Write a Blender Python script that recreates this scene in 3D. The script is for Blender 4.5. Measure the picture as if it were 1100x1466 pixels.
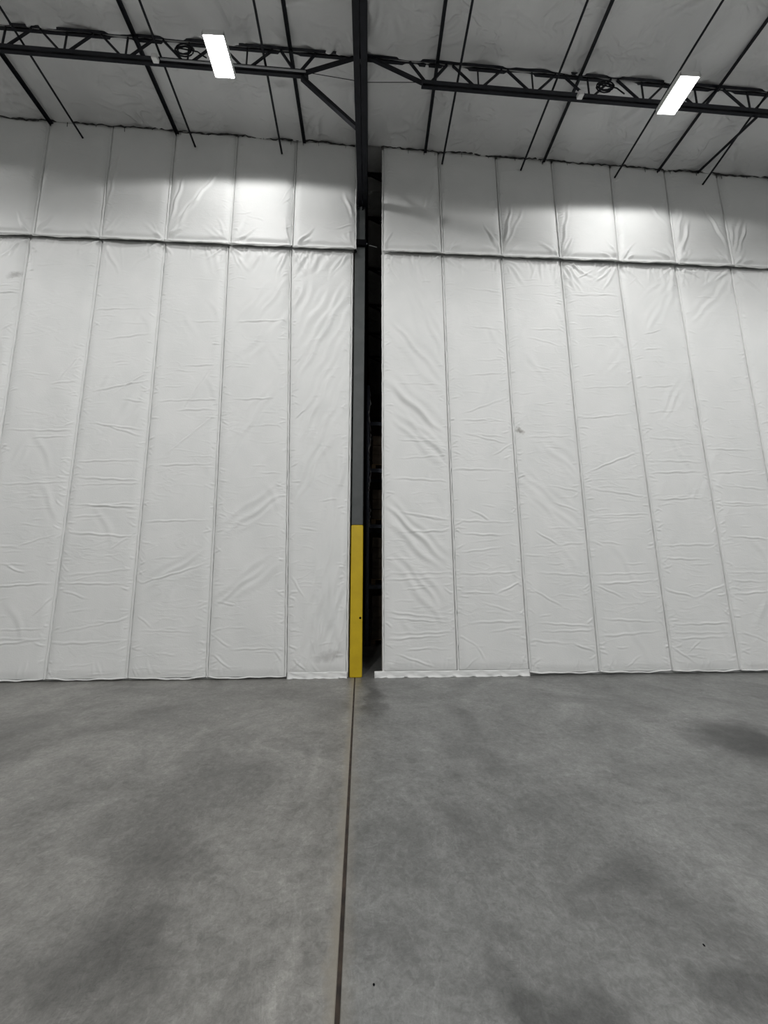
import bpy, math, random
import numpy as np
from mathutils import Vector, Matrix

scene = bpy.context.scene
for o in list(bpy.data.objects):
    bpy.data.objects.remove(o, do_unlink=True)

# ------------------------------------------------------------------ camera
H = 1.68                                   # eye height of the photographer
PITCH, YAW, ROLL, FPX = 0.157465, 0.040850, -0.001251, 532.469
fwd = Vector((math.sin(YAW)*math.cos(PITCH), math.cos(YAW)*math.cos(PITCH), math.sin(PITCH)))
rgt = Vector((math.cos(YAW), -math.sin(YAW), 0))
upv = rgt.cross(fwd)
r2 = rgt*math.cos(ROLL) + upv*math.sin(ROLL)
u2 = upv*math.cos(ROLL) - rgt*math.sin(ROLL)
cd = bpy.data.cameras.new('camera')
cam = bpy.data.objects.new('camera', cd)
scene.collection.objects.link(cam)
cam.matrix_world = Matrix(((r2.x, u2.x, -fwd.x, 0), (r2.y, u2.y, -fwd.y, 0), (r2.z, u2.z, -fwd.z, H), (0, 0, 0, 1)))
cd.sensor_fit = 'HORIZONTAL'
cd.sensor_width = 36.0
cd.lens = 36.0*FPX/1100.0
cd.clip_start = 0.02
cd.clip_end = 200
scene.camera = cam

# ------------------------------------------------------------------ world, exposure
w = bpy.data.worlds.new('world')
scene.world = w
w.use_nodes = True
w.node_tree.nodes['Background'].inputs[0].default_value = (0.5, 0.55, 0.6, 1)
w.node_tree.nodes['Background'].inputs[1].default_value = 0.0
vs = scene.view_settings
vs.view_transform = 'Standard'
vs.look = 'None'
vs.gamma = 1.0
vs.use_curve_mapping = False
vs.exposure = -0.76

LAMP_W = 185.0          # the two dimmed fixtures beside the partition
HALL_W = 1090.0          # the fixtures out in the hall
LAMP_COL = (1.0, 0.995, 0.985)
GLOW = 60.0             # lens emission
DIM_W = 6.0             # added fill light in the dark store behind the gap

# ------------------------------------------------------------------ materials
def mat(name, col, rough=0.5, metal=0.0, spec=0.5):
    m = bpy.data.materials.new(name)
    m.use_nodes = True
    b = m.node_tree.nodes['Principled BSDF']
    b.inputs['Base Color'].default_value = (*col, 1)
    b.inputs['Roughness'].default_value = rough
    b.inputs['Metallic'].default_value = metal
    b.inputs['Specular IOR Level'].default_value = spec
    return m

def noise_col(m, c1, c2, scale, detail=4, lo=0.35, hi=0.65, bump=0.0, bscale=None, dist=0.01, stretch=(1, 1, 1)):
    nt = m.node_tree; N = nt.nodes; L = nt.links
    b = N['Principled BSDF']
    tc = N.new('ShaderNodeTexCoord')
    mp = N.new('ShaderNodeMapping'); mp.inputs['Scale'].default_value = stretch
    L.new(tc.outputs['Object'], mp.inputs['Vector'])
    n = N.new('ShaderNodeTexNoise'); n.inputs['Scale'].default_value = scale; n.inputs['Detail'].default_value = detail
    L.new(mp.outputs[0], n.inputs['Vector'])
    r = N.new('ShaderNodeValToRGB')
    r.color_ramp.elements[0].position = lo; r.color_ramp.elements[0].color = (*c1, 1)
    r.color_ramp.elements[1].position = hi; r.color_ramp.elements[1].color = (*c2, 1)
    L.new(n.outputs['Fac'], r.inputs[0]); L.new(r.outputs[0], b.inputs['Base Color'])
    if bump:
        n2 = N.new('ShaderNodeTexNoise'); n2.inputs['Scale'].default_value = bscale; n2.inputs['Detail'].default_value = 3
        L.new(tc.outputs['Object'], n2.inputs['Vector'])
        bp = N.new('ShaderNodeBump'); bp.inputs['Strength'].default_value = bump; bp.inputs['Distance'].default_value = dist
        L.new(n2.outputs['Fac'], bp.inputs['Height']); L.new(bp.outputs[0], b.inputs['Normal'])
    return m

M = {}
M['fabric'] = noise_col(mat('white_fabric', (.8, .8, .78), .5, 0, .4), (.765, .775, .765), (.81, .815, .805), 2.2, 5, .3, .7, .22, 55, .008)
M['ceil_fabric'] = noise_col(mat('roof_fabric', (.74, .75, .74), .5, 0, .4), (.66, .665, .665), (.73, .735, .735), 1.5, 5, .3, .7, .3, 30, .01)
M['steel'] = noise_col(mat('dark_steel', (.012, .014, .02), .6, 0, .25), (.006, .007, .010), (.011, .012, .017), 9)
M['column'] = noise_col(mat('grey_steel_paint', (.085, .1, .1), .5), (.046, .052, .052), (.060, .066, .066), 6)
M['yellow'] = noise_col(mat('yellow_paint', (.55, .4, .03), .5), (.50, .345, .004), (.57, .40, .006), 5, 4)
M['black'] = mat('black_plastic', (.003, .003, .004), .9, 0, .05)
M['darkgap'] = mat('dark_seam', (.03, .03, .03), .8)
M['grey_metal'] = mat('galvanised_conduit', (.35, .36, .37), .4, .6)
M['white_paint'] = mat('white_enamel', (.75, .75, .74), .4)
M['hall_white'] = noise_col(mat('hall_paint', (.3, .3, .3), .6), (.27, .275, .275), (.32, .325, .325), 1.0)
M['dark_room'] = noise_col(mat('brown_dark_wall', (.10, .075, .06), .8), (.085, .065, .052), (.12, .09, .07), 1.0)
M['rack'] = mat('rack_steel', (.04, .05, .075), .35, .3)
M['wood'] = noise_col(mat('pallet_wood', (.3, .2, .12), .8), (.2, .14, .08), (.36, .25, .15), 6, 4, .3, .7, stretch=(1, 6, 6))
M['carton'] = noise_col(mat('carton_board', (.22, .16, .11), .8), (.10, .08, .06), (.16, .125, .095), 5)
M['wrap'] = mat('stretch_wrap', (.11, .11, .115), .2, 0, 1.0)
M['film'] = mat('loose_film', (.55, .56, .58), .15, 0, 1.0)
M['filler'] = noise_col(mat('joint_filler', (.03, .022, .016), .8), (.018, .013, .010), (.055, .038, .027), 14)
M['board'] = mat('backing_board', (.3, .3, .3), .8)
def wrinkle_bump(m_, sx, sy, sz, strength, dist):
    # crisp small creases: ridges of a stretched noise, laid over the existing weave bump
    nt = m_.node_tree; N = nt.nodes; L = nt.links
    tc = N.new('ShaderNodeTexCoord'); mp = N.new('ShaderNodeMapping'); mp.inputs['Scale'].default_value = (sx, sy, sz)
    L.new(tc.outputs['Object'], mp.inputs[0])
    n = N.new('ShaderNodeTexNoise'); n.inputs['Scale'].default_value = 1; n.inputs['Detail'].default_value = 2.5; n.inputs['Distortion'].default_value = .6
    L.new(mp.outputs[0], n.inputs['Vector'])
    a = N.new('ShaderNodeMath'); a.operation = 'SUBTRACT'; a.inputs[1].default_value = .5; L.new(n.outputs['Fac'], a.inputs[0])
    c = N.new('ShaderNodeMath'); c.operation = 'ABSOLUTE'; L.new(a.outputs[0], c.inputs[0])
    r = N.new('ShaderNodeMapRange'); r.inputs[1].default_value = 0; r.inputs[2].default_value = .10; r.inputs[3].default_value = 1; r.inputs[4].default_value = 0
    r.interpolation_type = 'SMOOTHSTEP'
    L.new(c.outputs[0], r.inputs[0])
    n3 = N.new('ShaderNodeTexNoise'); n3.inputs['Scale'].default_value = 1.3; L.new(tc.outputs['Object'], n3.inputs['Vector'])
    k = N.new('ShaderNodeMapRange'); k.inputs[1].default_value = .42; k.inputs[2].default_value = .62; L.new(n3.outputs['Fac'], k.inputs[0])
    q = N.new('ShaderNodeMath'); q.operation = 'MULTIPLY'; L.new(r.outputs[0], q.inputs[0]); L.new(k.outputs[0], q.inputs[1])
    bp = N.new('ShaderNodeBump'); bp.inputs['Strength'].default_value = strength; bp.inputs['Distance'].default_value = dist
    L.new(q.outputs[0], bp.inputs['Height'])
    b_ = N['Principled BSDF']
    old = b_.inputs['Normal'].links[0].from_socket
    L.new(old, bp.inputs['Normal']); L.new(bp.outputs[0], b_.inputs['Normal'])
wrinkle_bump(M['fabric'], 2.2, 2.2, 6.0, .32, .006)
def smudge(m_, spots):
    nt = m_.node_tree; N = nt.nodes; L = nt.links; b_ = N['Principled BSDF']
    tc = N.new('ShaderNodeTexCoord'); n = N.new('ShaderNodeTexNoise'); n.inputs['Scale'].default_value = 14; n.inputs['Detail'].default_value = 4
    L.new(tc.outputs['Object'], n.inputs['Vector'])
    w_ = N.new('ShaderNodeVectorMath'); w_.operation = 'MULTIPLY_ADD'; w_.inputs[1].default_value = (.16, 0, .16); L.new(n.outputs['Color'], w_.inputs[0]); L.new(tc.outputs['Object'], w_.inputs[2])
    src = b_.inputs['Base Color'].links[0].from_socket
    for (x, z, rx, rz, rot, col) in spots:
        s1 = N.new('ShaderNodeVectorMath'); s1.operation = 'SUBTRACT'; s1.inputs[1].default_value = (x+.08, 0, z+.08); L.new(w_.outputs[0], s1.inputs[0])
        rt = N.new('ShaderNodeVectorRotate'); rt.rotation_type = 'Y_AXIS'; rt.inputs['Angle'].default_value = rot; L.new(s1.outputs[0], rt.inputs['Vector'])
        dv = N.new('ShaderNodeVectorMath'); dv.operation = 'DIVIDE'; dv.inputs[1].default_value = (rx, 1e6, rz); L.new(rt.outputs[0], dv.inputs[0])
        ln = N.new('ShaderNodeVectorMath'); ln.operation = 'LENGTH'; L.new(dv.outputs[0], ln.inputs[0])
        r = N.new('ShaderNodeMapRange'); r.inputs[1].default_value = .3; r.inputs[2].default_value = 1.1; r.inputs[3].default_value = 1; r.inputs[4].default_value = 0; L.new(ln.outputs['Value'], r.inputs[0])
        mx = N.new('ShaderNodeMix'); mx.data_type = 'RGBA'; mx.inputs['B'].default_value = (*col, 1)
        L.new(r.outputs[0], mx.inputs[0]); L.new(src, mx.inputs['A']); src = mx.outputs['Result']
    L.new(src, b_.inputs['Base Color'])
smudge(M['fabric'], [(2.70, 4.17, .10, .05, -.5, (.36, .35, .33)), (-6.45, 7.0, .16, .07, .3, (.5, .5, .49)), (-.62, .34, .3, .10, .2, (.6, .6, .59))])
wrinkle_bump(M['ceil_fabric'], 2.2, 3.0, 2.2, .8, .02)
m = bpy.data.materials.new('lamp_lens'); m.use_nodes = True
b = m.node_tree.nodes['Principled BSDF']
b.inputs['Base Color'].default_value = (.9, .9, .9, 1)
b.inputs['Emission Color'].default_value = (1.0, .99, .97, 1)
b.inputs['Emission Strength'].default_value = GLOW
M['lens'] = m

def concrete(name, tint, seed, stains, edge):
    m = mat(name, (.3, .3, .29), .42, 0, .5)
    nt = m.node_tree; N = nt.nodes; L = nt.links
    b = N['Principled BSDF']
    tc = N.new('ShaderNodeTexCoord')
    add = N.new('ShaderNodeVectorMath'); add.operation = 'ADD'; add.inputs[1].default_value = (seed, seed*1.7, 0)
    L.new(tc.outputs['Object'], add.inputs[0])
    def noise(scale, detail, rough=.6, dist=0.0, vec=None):
        n = N.new('ShaderNodeTexNoise')
        n.inputs['Scale'].default_value = scale; n.inputs['Detail'].default_value = detail
        n.inputs['Roughness'].default_value = rough; n.inputs['Distortion'].default_value = dist
        L.new(vec or add.outputs[0], n.inputs['Vector'])
        return n.outputs['Fac']
    def ramp(fac, lo, hi, a, c):
        r = N.new('ShaderNodeMapRange'); r.inputs[1].default_value = lo; r.inputs[2].default_value = hi
        r.inputs[3].default_value = a; r.inputs[4].default_value = c
        L.new(fac, r.inputs[0]); return r.outputs[0]
    def mul(a, c):
        k = N.new('ShaderNodeMath'); k.operation = 'MULTIPLY'
        L.new(a, k.inputs[0]); L.new(c, k.inputs[1]); return k.outputs[0]
    v = ramp(noise(.9, 7, .66, .8), .36, .64, .70, 1.20)
    v = mul(v, ramp(noise(4.2, 8, .7, 1.6), .34, .66, .84, 1.10))
    v = mul(v, ramp(noise(24, 5, .7, .8), .34, .66, .78, 1.13))
    v = mul(v, ramp(noise(90, 3, .7), .3, .7, .88, 1.08))
    v = mul(v, ramp(noise(230, 2, .6), .25, .75, .95, 1.05))
    # trowel swirls: thin pale and dark arcs
    wv = N.new('ShaderNodeTexNoise'); wv.inputs['Scale'].default_value = 1.6; wv.inputs['Detail'].default_value = 3; wv.inputs['Distortion'].default_value = 2.5
    mp = N.new('ShaderNodeMapping'); mp.inputs['Scale'].default_value = (1.6, .7, 1); mp.inputs['Rotation'].default_value = (0, 0, .5 + seed)
    L.new(add.outputs[0], mp.inputs[0]); L.new(mp.outputs[0], wv.inputs['Vector'])
    pk = N.new('ShaderNodeMath'); pk.operation = 'PINGPONG'; pk.inputs[1].default_value = .06
    L.new(wv.outputs['Fac'], pk.inputs[0])
    v = mul(v, ramp(pk.outputs[0], 0, .010, 1.13, 1.0))
    w2 = N.new('ShaderNodeTexNoise'); w2.inputs['Scale'].default_value = 4.5; w2.inputs['Detail'].default_value = 4; w2.inputs['Distortion'].default_value = 1.8
    m2 = N.new('ShaderNodeMapping'); m2.inputs['Scale'].default_value = (.6, 1.5, 1); m2.inputs['Rotation'].default_value = (0, 0, -.7+seed)
    L.new(add.outputs[0], m2.inputs[0]); L.new(m2.outputs[0], w2.inputs['Vector'])
    p2 = N.new('ShaderNodeMath'); p2.operation = 'PINGPONG'; p2.inputs[1].default_value = .09
    L.new(w2.outputs['Fac'], p2.inputs[0])
    v = mul(v, ramp(mul(p2.outputs[0], ramp(noise(2.2, 3), .42, .6, 6.0, 1.0)), 0, .012, .80, 1.0))
    sx = N.new('ShaderNodeSeparateXYZ'); L.new(tc.outputs['Object'], sx.inputs[0])
    jy = N.new('ShaderNodeMath'); jy.operation = 'MULTIPLY_ADD'; jy.inputs[1].default_value = .0222; jy.inputs[2].default_value = .2085-6.107*.0222
    L.new(sx.outputs['Y'], jy.inputs[0])
    jd = N.new('ShaderNodeMath'); jd.operation = 'ADD'; L.new(sx.outputs['X'], jd.inputs[0]); L.new(jy.outputs[0], jd.inputs[1])
    ja = N.new('ShaderNodeMath'); ja.operation = 'ABSOLUTE'; L.new(jd.outputs[0], ja.inputs[0])
    jf = ramp(mul(ja.outputs[0], ramp(noise(8, 5, .7), .3, .7, .55, 1.6)), .018, .085, 1.0, 0.0)
    # stains with a shape of their own
    dn = N.new('ShaderNodeTexNoise'); dn.inputs['Scale'].default_value = 3.5; dn.inputs['Detail'].default_value = 5
    L.new(tc.outputs['Object'], dn.inputs['Vector'])
    sc = N.new('ShaderNodeVectorMath'); sc.operation = 'MULTIPLY_ADD'
    sc.inputs[1].default_value = (.55, .55, 0); L.new(dn.outputs['Color'], sc.inputs[0])
    off = N.new('ShaderNodeVectorMath'); off.operation = 'SUBTRACT'; off.inputs[1].default_value = (.275, .275, 0)
    L.new(tc.outputs['Object'], off.inputs[0]); L.new(off.outputs[0], sc.inputs[2])
    for (x, y, rx, ry, rot, k) in stains:
        s1 = N.new('ShaderNodeVectorMath'); s1.operation = 'SUBTRACT'; s1.inputs[1].default_value = (x, y, 0)
        L.new(sc.outputs[0], s1.inputs[0])
        rt = N.new('ShaderNodeVectorRotate'); rt.rotation_type = 'Z_AXIS'; rt.inputs['Angle'].default_value = -rot
        L.new(s1.outputs[0], rt.inputs['Vector'])
        dv = N.new('ShaderNodeVectorMath'); dv.operation = 'DIVIDE'; dv.inputs[1].default_value = (rx, ry, 1e6)
        L.new(rt.outputs[0], dv.inputs[0])
        ln = N.new('ShaderNodeVectorMath'); ln.operation = 'LENGTH'; L.new(dv.outputs[0], ln.inputs[0])
        v = mul(v, ramp(ln.outputs['Value'], .45, 1.15, k, 1.0))
    cm = N.new('ShaderNodeMix'); cm.data_type = 'RGBA'; cm.blend_type = 'MULTIPLY'; cm.inputs[0].default_value = 1.0
    tn = N.new('ShaderNodeValToRGB')
    tn.color_ramp.elements[0].color = (*[c*.985 for c in tint[0]], 1); tn.color_ramp.elements[0].position = .35
    tn.color_ramp.elements[1].color = (*tint[1], 1); tn.color_ramp.elements[1].position = .65
    L.new(noise(.6, 3), tn.inputs[0])
    L.new(tn.outputs[0], cm.inputs['A']); L.new(v, cm.inputs['B'])
    jm = N.new('ShaderNodeMix'); jm.data_type = 'RGBA'
    jm.inputs['B'].default_value = (.27, .245, .20, 1)
    jk = N.new('ShaderNodeMath'); jk.operation = 'MULTIPLY'; jk.inputs[1].default_value = edge; L.new(jf, jk.inputs[0])
    L.new(jk.outputs[0], jm.inputs[0]); L.new(cm.outputs['Result'], jm.inputs['A'])
    L.new(jm.outputs['Result'], b.inputs['Base Color'])
    L.new(ramp(noise(1.3, 5, .6, .5), .3, .7, .34, .52), b.inputs['Roughness'])
    bp = N.new('ShaderNodeBump'); bp.inputs['Strength'].default_value = .3; bp.inputs['Distance'].default_value = .004
    L.new(noise(70, 4, .7), bp.inputs['Height']); L.new(bp.outputs[0], b.inputs['Normal'])
    return m

M['concrete_l'] = concrete('concrete_warm', ((.240, .235, .221), (.262, .257, .243)), 3.1, [
    (-1.12, 2.0, .3, .36, .3, .66), (-1.28, 2.5, .3, .26, .2, .80), (-.21, 4.2, .10, 2.6, 0.02, 1.12), (-.55, 2.6, .06, .5, .5, 1.06),
    (-2.6, 5.2, 1.2, .5, 0, .95), (-1.15, 3.2, .035, .28, -.6, 1.10), (-2.6, 3.6, .3, .3, .4, .90), (-.42, 2.9, .08, 1.6, .02, 1.16), (-.36, 1.8, .06, .4, 0, 1.15)], .75)
M['concrete_r'] = concrete('concrete_grey', ((.218, .221, .215), (.247, .249, .243)), 8.4, [
    (3.80, 3.85, .58, .62, -.5, .30), (.06, 5.2, .17, .9, 0, .60), (.66, 1.72, .19, .15, 0, .55), (.9, 1.66, .14, .13, .3, .66), (1.55, 1.74, .3, .13, 0, .64),
    (.75, 2.75, .24, .42, .5, .74), (1.35, 2.3, .34, .12, .1, .78), (1.0, 3.4, .5, .2, .3, .84), (1.9, 2.7, .25, .2, .2, 1.14), (.95, 2.3, .03, .22, .5, 1.10), (3.2, 3.72, .34, .035, -.15, 1.13), (1.9, 4.9, .8, .5, 0, 1.06)], .35)
# filler sits between the slabs

# ------------------------------------------------------------------ helpers
def link(o, parent=None):
    scene.collection.objects.link(o)
    if parent is not None:
        o.parent = parent
    return o

def mesh_obj(name, verts, faces, material, parent=None, smooth=False):
    me = bpy.data.meshes.new(name)
    me.from_pydata(verts, [], faces)
    me.materials.append(material)
    if smooth:
        me.polygons.foreach_set('use_smooth', [True]*len(me.polygons))
    me.update()
    return link(bpy.data.objects.new(name, me), parent)

def tag(o, label, cat, group=None, kind=None):
    o['label'] = label; o['category'] = cat
    if group: o['group'] = group
    if kind: o['kind'] = kind
    return o

def empty(name, loc=(0, 0, 0)):
    o = bpy.data.objects.new(name, None)
    o.empty_display_size = .1
    link(o); o.location = loc
    return o

class MB:
    def __init__(s, off=(0, 0, 0)):
        s.v = []; s.f = []; s.o = Vector(off)
    def _add(s, vs_, fs_):
        n = len(s.v)
        s.v += [tuple(Vector(p) - s.o) for p in vs_]
        s.f += [tuple(i+n for i in f) for f in fs_]
        return s
    def box(s, x0, x1, y0, y1, z0, z1):
        return s._add([(x, y, z) for z in (z0, z1) for (x, y) in ((x0, y0), (x1, y0), (x1, y1), (x0, y1))],
                      [(3, 2, 1, 0), (4, 5, 6, 7), (0, 1, 5, 4), (1, 2, 6, 5), (2, 3, 7, 6), (3, 0, 4, 7)])
    def cbox(s, x0, x1, y0, y1, z0, z1, c=.004):
        # box with chamfered upright edges and rims
        out = []
        for (z, k) in ((z0, c), (z0+c, 0), (z1-c, 0), (z1, c)):
            a, b_, d, e = x0+k, x1-k, y0+k, y1-k
            q = c if k == 0 else c*.6
            out += [(a+q, d, z), (b_-q, d, z), (b_, d+q, z), (b_, e-q, z), (b_-q, e, z), (a+q, e, z), (a, e-q, z), (a, d+q, z)]
        fs_ = [tuple(range(7, -1, -1)), tuple(range(24, 32))]
        for r in range(3):
            for i in range(8):
                j = (i+1) % 8
                fs_.append((r*8+i, r*8+j, r*8+8+j, r*8+8+i))
        return s._add(out, fs_)
    def bar(s, a, b_, w_, h_, up=(0, 0, 1)):
        a = Vector(a); b_ = Vector(b_); d = (b_-a).normalized()
        u = Vector(up)
        if abs(d.dot(u)) > .98: u = Vector((0, 1, 0))
        x = d.cross(u).normalized(); y = x.cross(d)
        out = [p + x*sx*w_/2 + y*sy*h_/2 for p in (a, b_) for (sx, sy) in ((-1, -1), (1, -1), (1, 1), (-1, 1))]
        return s._add(out, [(3, 2, 1, 0), (4, 5, 6, 7), (0, 1, 5, 4), (1, 2, 6, 5), (2, 3, 7, 6), (3, 0, 4, 7)])
    def angle(s, a, b_, leg, t, sx=1, sz=1):
        # an L section running a -> b (roughly along x or y), legs along the horizontal normal and z
        a = Vector(a); b_ = Vector(b_); d = (b_-a).normalized()
        x = d.cross(Vector((0, 0, 1))).normalized()*sx; z = Vector((0, 0, 1))*sz
        prof = [(0, 0), (leg, 0), (leg, t), (t, t), (t, leg), (0, leg)]
        out = [p + x*q + z*r for p in (a, b_) for (q, r) in prof]
        fs_ = [(0, 1, 2, 3, 4, 5), (11, 10, 9, 8, 7, 6)] + [(i, i+6, (i+1) % 6+6, (i+1) % 6) for i in range(6)]
        return s._add(out, fs_)
    def tube(s, pts, r, n=8, closed=False):
        pts = [Vector(p) for p in pts]; K = len(pts); out = []; fs_ = []
        rr = r if isinstance(r, (list, tuple)) else [r]*K
        for i, p in enumerate(pts):
            d = (pts[(i+1) % K]-pts[i-1]) if closed else (pts[min(i+1, K-1)]-pts[max(i-1, 0)])
            d.normalize()
            u = Vector((0, 0, 1)) if abs(d.z) < .9 else Vector((1, 0, 0))
            x = d.cross(u).normalized(); y = x.cross(d)
            for k in range(n):
                t = 2*math.pi*k/n
                out.append(p + x*math.cos(t)*rr[i] + y*math.sin(t)*rr[i])
        for i in range(K if closed else K-1):
            for k in range(n):
                a = i*n+k; b_ = i*n+(k+1) % n; c = ((i+1) % K)*n+(k+1) % n; d_ = ((i+1) % K)*n+k
                fs_.append((a, b_, c, d_))
        if not closed:
            fs_.append(tuple(range(n-1, -1, -1))); fs_.append(tuple(range((K-1)*n, K*n)))
        return s._add(out, fs_)
    def build(s, name, material, parent=None, smooth=False):
        return mesh_obj(name, s.v, s.f, material, parent, smooth)

def copy_tree(o, parent=None):
    c = o.copy(); scene.collection.objects.link(c)
    if parent is not None: c.parent = parent
    for ch in list(o.children): copy_tree(ch, c)
    return c

CA, CB = 10.127, -0.04168                   # roof fabric: z = CA + CB*x
def ceil_z(x): return CA + CB*x
WALL_Y = 6.30
HALL_X, HALL_Y0, FAR_Y = 14.0, -16.0, 17.0
JOIST_Y, JOIST_STEP = 4.92, 1.45

# ------------------------------------------------------------------ floor
def joint_x(y): return -0.2085 + (6.107-y)*0.0222
fl = MB().box(-HALL_X-.3, HALL_X+.3, HALL_Y0-.3, FAR_Y+.3, -.30, -.15).build('floor', M['board'])
fl['kind'] = 'structure'
g = .010
def slab(xa, xb, m_):
    # a quad slab whose inner edge follows the slightly skewed saw joint
    y0, y1 = HALL_Y0-.3, FAR_Y+.3
    c = .004
    def X(v, y, sgn, k): return (joint_x(y)+sgn*(g+k)) if v is None else v
    s = 1 if xa is None else -1
    vs_ = []
    for z, k in ((-.15, 0), (-c, 0), (0, c)):
        for (xv, y) in ((xa, y0), (xb, y0), (xb, y1), (xa, y1)):
            vs_.append((X(xv, y, s, k), y, z))
    fs_ = [(3, 2, 1, 0), (8, 9, 10, 11)]
    for r in (0, 4):
        for i in range(4):
            j = (i+1) % 4
            fs_.append((r+i, r+j, r+4+j, r+4+i))
    return mesh_obj('slab', vs_, fs_, m_, fl)
slab(-HALL_X-.3, None, M['concrete_l'])
slab(None, HALL_X+.3, M['concrete_r'])
y0, y1 = HALL_Y0-.3, FAR_Y+.3
mesh_obj('joint_filler', [(joint_x(y)+dx, y, z) for y in (y0, y1) for (dx, z) in ((-g, -.15), (g, -.15), (g, -.006), (-g, -.006))],
         [(0, 1, 2, 3), (7, 6, 5, 4), (0, 4, 5, 1), (1, 5, 6, 2), (2, 6, 7, 3), (3, 7, 4, 0)], M['filler'], fl)

# ------------------------------------------------------------------ hall shell
def struct(name, mb, m_):
    o = mb.build(name, m_); o['kind'] = 'structure'; return o
TOP = 10.9
struct('wall_west', MB().box(-HALL_X-.3, -HALL_X, HALL_Y0, FAR_Y, 0, TOP), M['hall_white'])
struct('wall_east', MB().box(HALL_X, HALL_X+.3, HALL_Y0, FAR_Y, 0, TOP), M['hall_white'])
struct('wall_rear', MB().box(-HALL_X, HALL_X, HALL_Y0-.3, HALL_Y0, 0, TOP), M['hall_white'])
struct('wall_far', MB().box(-HALL_X, HALL_X, FAR_Y, FAR_Y+.3, 0, TOP), M['dark_room'])
XE = HALL_X+.3
def sloped(mb, xa, xb, ya, yb, dz0, dz1):
    z = ceil_z
    return mb._add([(xa, ya, z(xa)+dz0), (xb, ya, z(xb)+dz0), (xb, yb, z(xb)+dz0), (xa, yb, z(xa)+dz0),
                    (xa, ya, z(xa)+dz1), (xb, ya, z(xb)+dz1), (xb, yb, z(xb)+dz1), (xa, yb, z(xa)+dz1)],
                   [(3, 2, 1, 0), (4, 5, 6, 7), (0, 1, 5, 4), (1, 2, 6, 5), (2, 3, 7, 6), (3, 0, 4, 7)])
ceiling = struct('ceiling', sloped(MB(), -XE, XE, HALL_Y0-.3, FAR_Y+.3, .10, .25), M['ceil_fabric'])
FINE="-484,476,-382,501;-432,464,-387,457;-487,422,-385,409;-478,423,-384,395;-495,350,-386,354;-495,325,-383,320;-493,310,-385,314;-489,278,-381,272;-488,272,-385,281;-370,462,-266,467;-335,445,-266,448;-359,345,-262,348;-328,617,-268,620;-256,617,-148,624;-249,468,-167,472;-333,529,-269,534;-672,463,-626,461;-614,311,-508,316;-570,392,-507,396;-693,664,-627,667;-505,552,-538,501;-267,548,-321,450;-384,521,-445,474;-263,444,-352,361;-554,491,-503,499;-618,407,-505,407;-654,609,-624,652;-654,589,-625,617;-500,635,-392,641;-475,577,-388,593;-132,434,-111,454;-138,533,-117,558;-621,214,-566,208;-566,208,-505,228;-489,278,-381,275;-489,257,-439,260;-497,231,-384,223;-488,163,-379,174;-492,150,-380,149;-609,141,-503,149;-491,138,-448,124;-599,77,-504,79;-597,66,-505,63;-596,56,-502,66;-493,73,-382,94;-491,58,-379,62;-371,149,-262,183;-369,99,-343,80;-364,75,-277,72;-247,121,-213,115;-249,69,-220,50;-220,45,-134,46;-247,40,-212,13;-128,160,-106,126;-120,33,-97,11;-93,60,-84,38;-84,38,-74,98;-148,44,-133,22;-583,180,-549,166;-529,100,-501,133;-422,205,-383,234;-370,249,-262,252;-50,22,-40,86;-61,19,-51,54;-497,26,-486,6;-370,25,-360,4;168,448,250,480;161,435,247,433;170,409,246,403;216,370,248,390;143,344,252,342;38,327,136,322;45,503,131,502;54,397,132,395;50,362,131,369;62,266,134,254;180,699,248,694;184,622,250,617;198,552,251,556;171,520,249,528;301,618,362,620;309,692,363,687;306,544,365,531;304,317,372,305;278,404,371,408;378,698,482,694;388,650,484,649;404,603,483,605;389,500,482,505;380,442,484,454;388,340,489,380;385,311,489,296;381,261,488,261;515,613,558,625;518,581,553,585;509,506,571,511;510,454,564,458;505,407,577,404;506,364,601,362;500,341,608,345;508,293,605,297;611,388,707,386;618,342,715,350;621,320,721,311;619,284,717,285;296,600,356,584;170,412,245,393;171,273,207,254;320,286,369,270;617,551,611,561;44,269,137,255;50,233,137,236;29,165,138,166;29,154,137,159;31,94,138,85;34,69,138,71;31,59,135,66;149,254,253,251;155,233,230,230;153,200,229,209;146,165,257,168;151,133,213,130;213,130,256,150;183,119,241,102;149,63,177,46;177,46,191,24;152,82,258,85;199,68,255,76;286,236,327,212;327,212,374,215;271,142,331,107;287,165,372,159;276,84,377,78;281,70,376,72;265,57,338,50;338,50,379,36;387,264,489,268;386,218,439,212;384,162,495,165;383,144,435,121;389,147,494,153;387,89,492,83;387,61,490,69;424,11,452,30;511,296,602,300;507,210,606,213;505,191,592,188;504,135,558,123;558,123,611,144;504,80,611,82;505,66,612,65;506,55,611,59;502,46,547,15;528,32,555,54;626,288,717,285;627,228,706,222;624,164,696,164;625,152,694,149;621,129,691,134;624,68,677,48;31,103,138,91;42,37,110,14;156,9,179,30;265,13,278,29;400,760,417,736;397,725,437,749;496,760,509,743;524,735,503,718;386,693,466,696;627,697,682,698;616,755,652,735;263,754,269,732;95,709,118,712;383,745,409,760"
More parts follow.
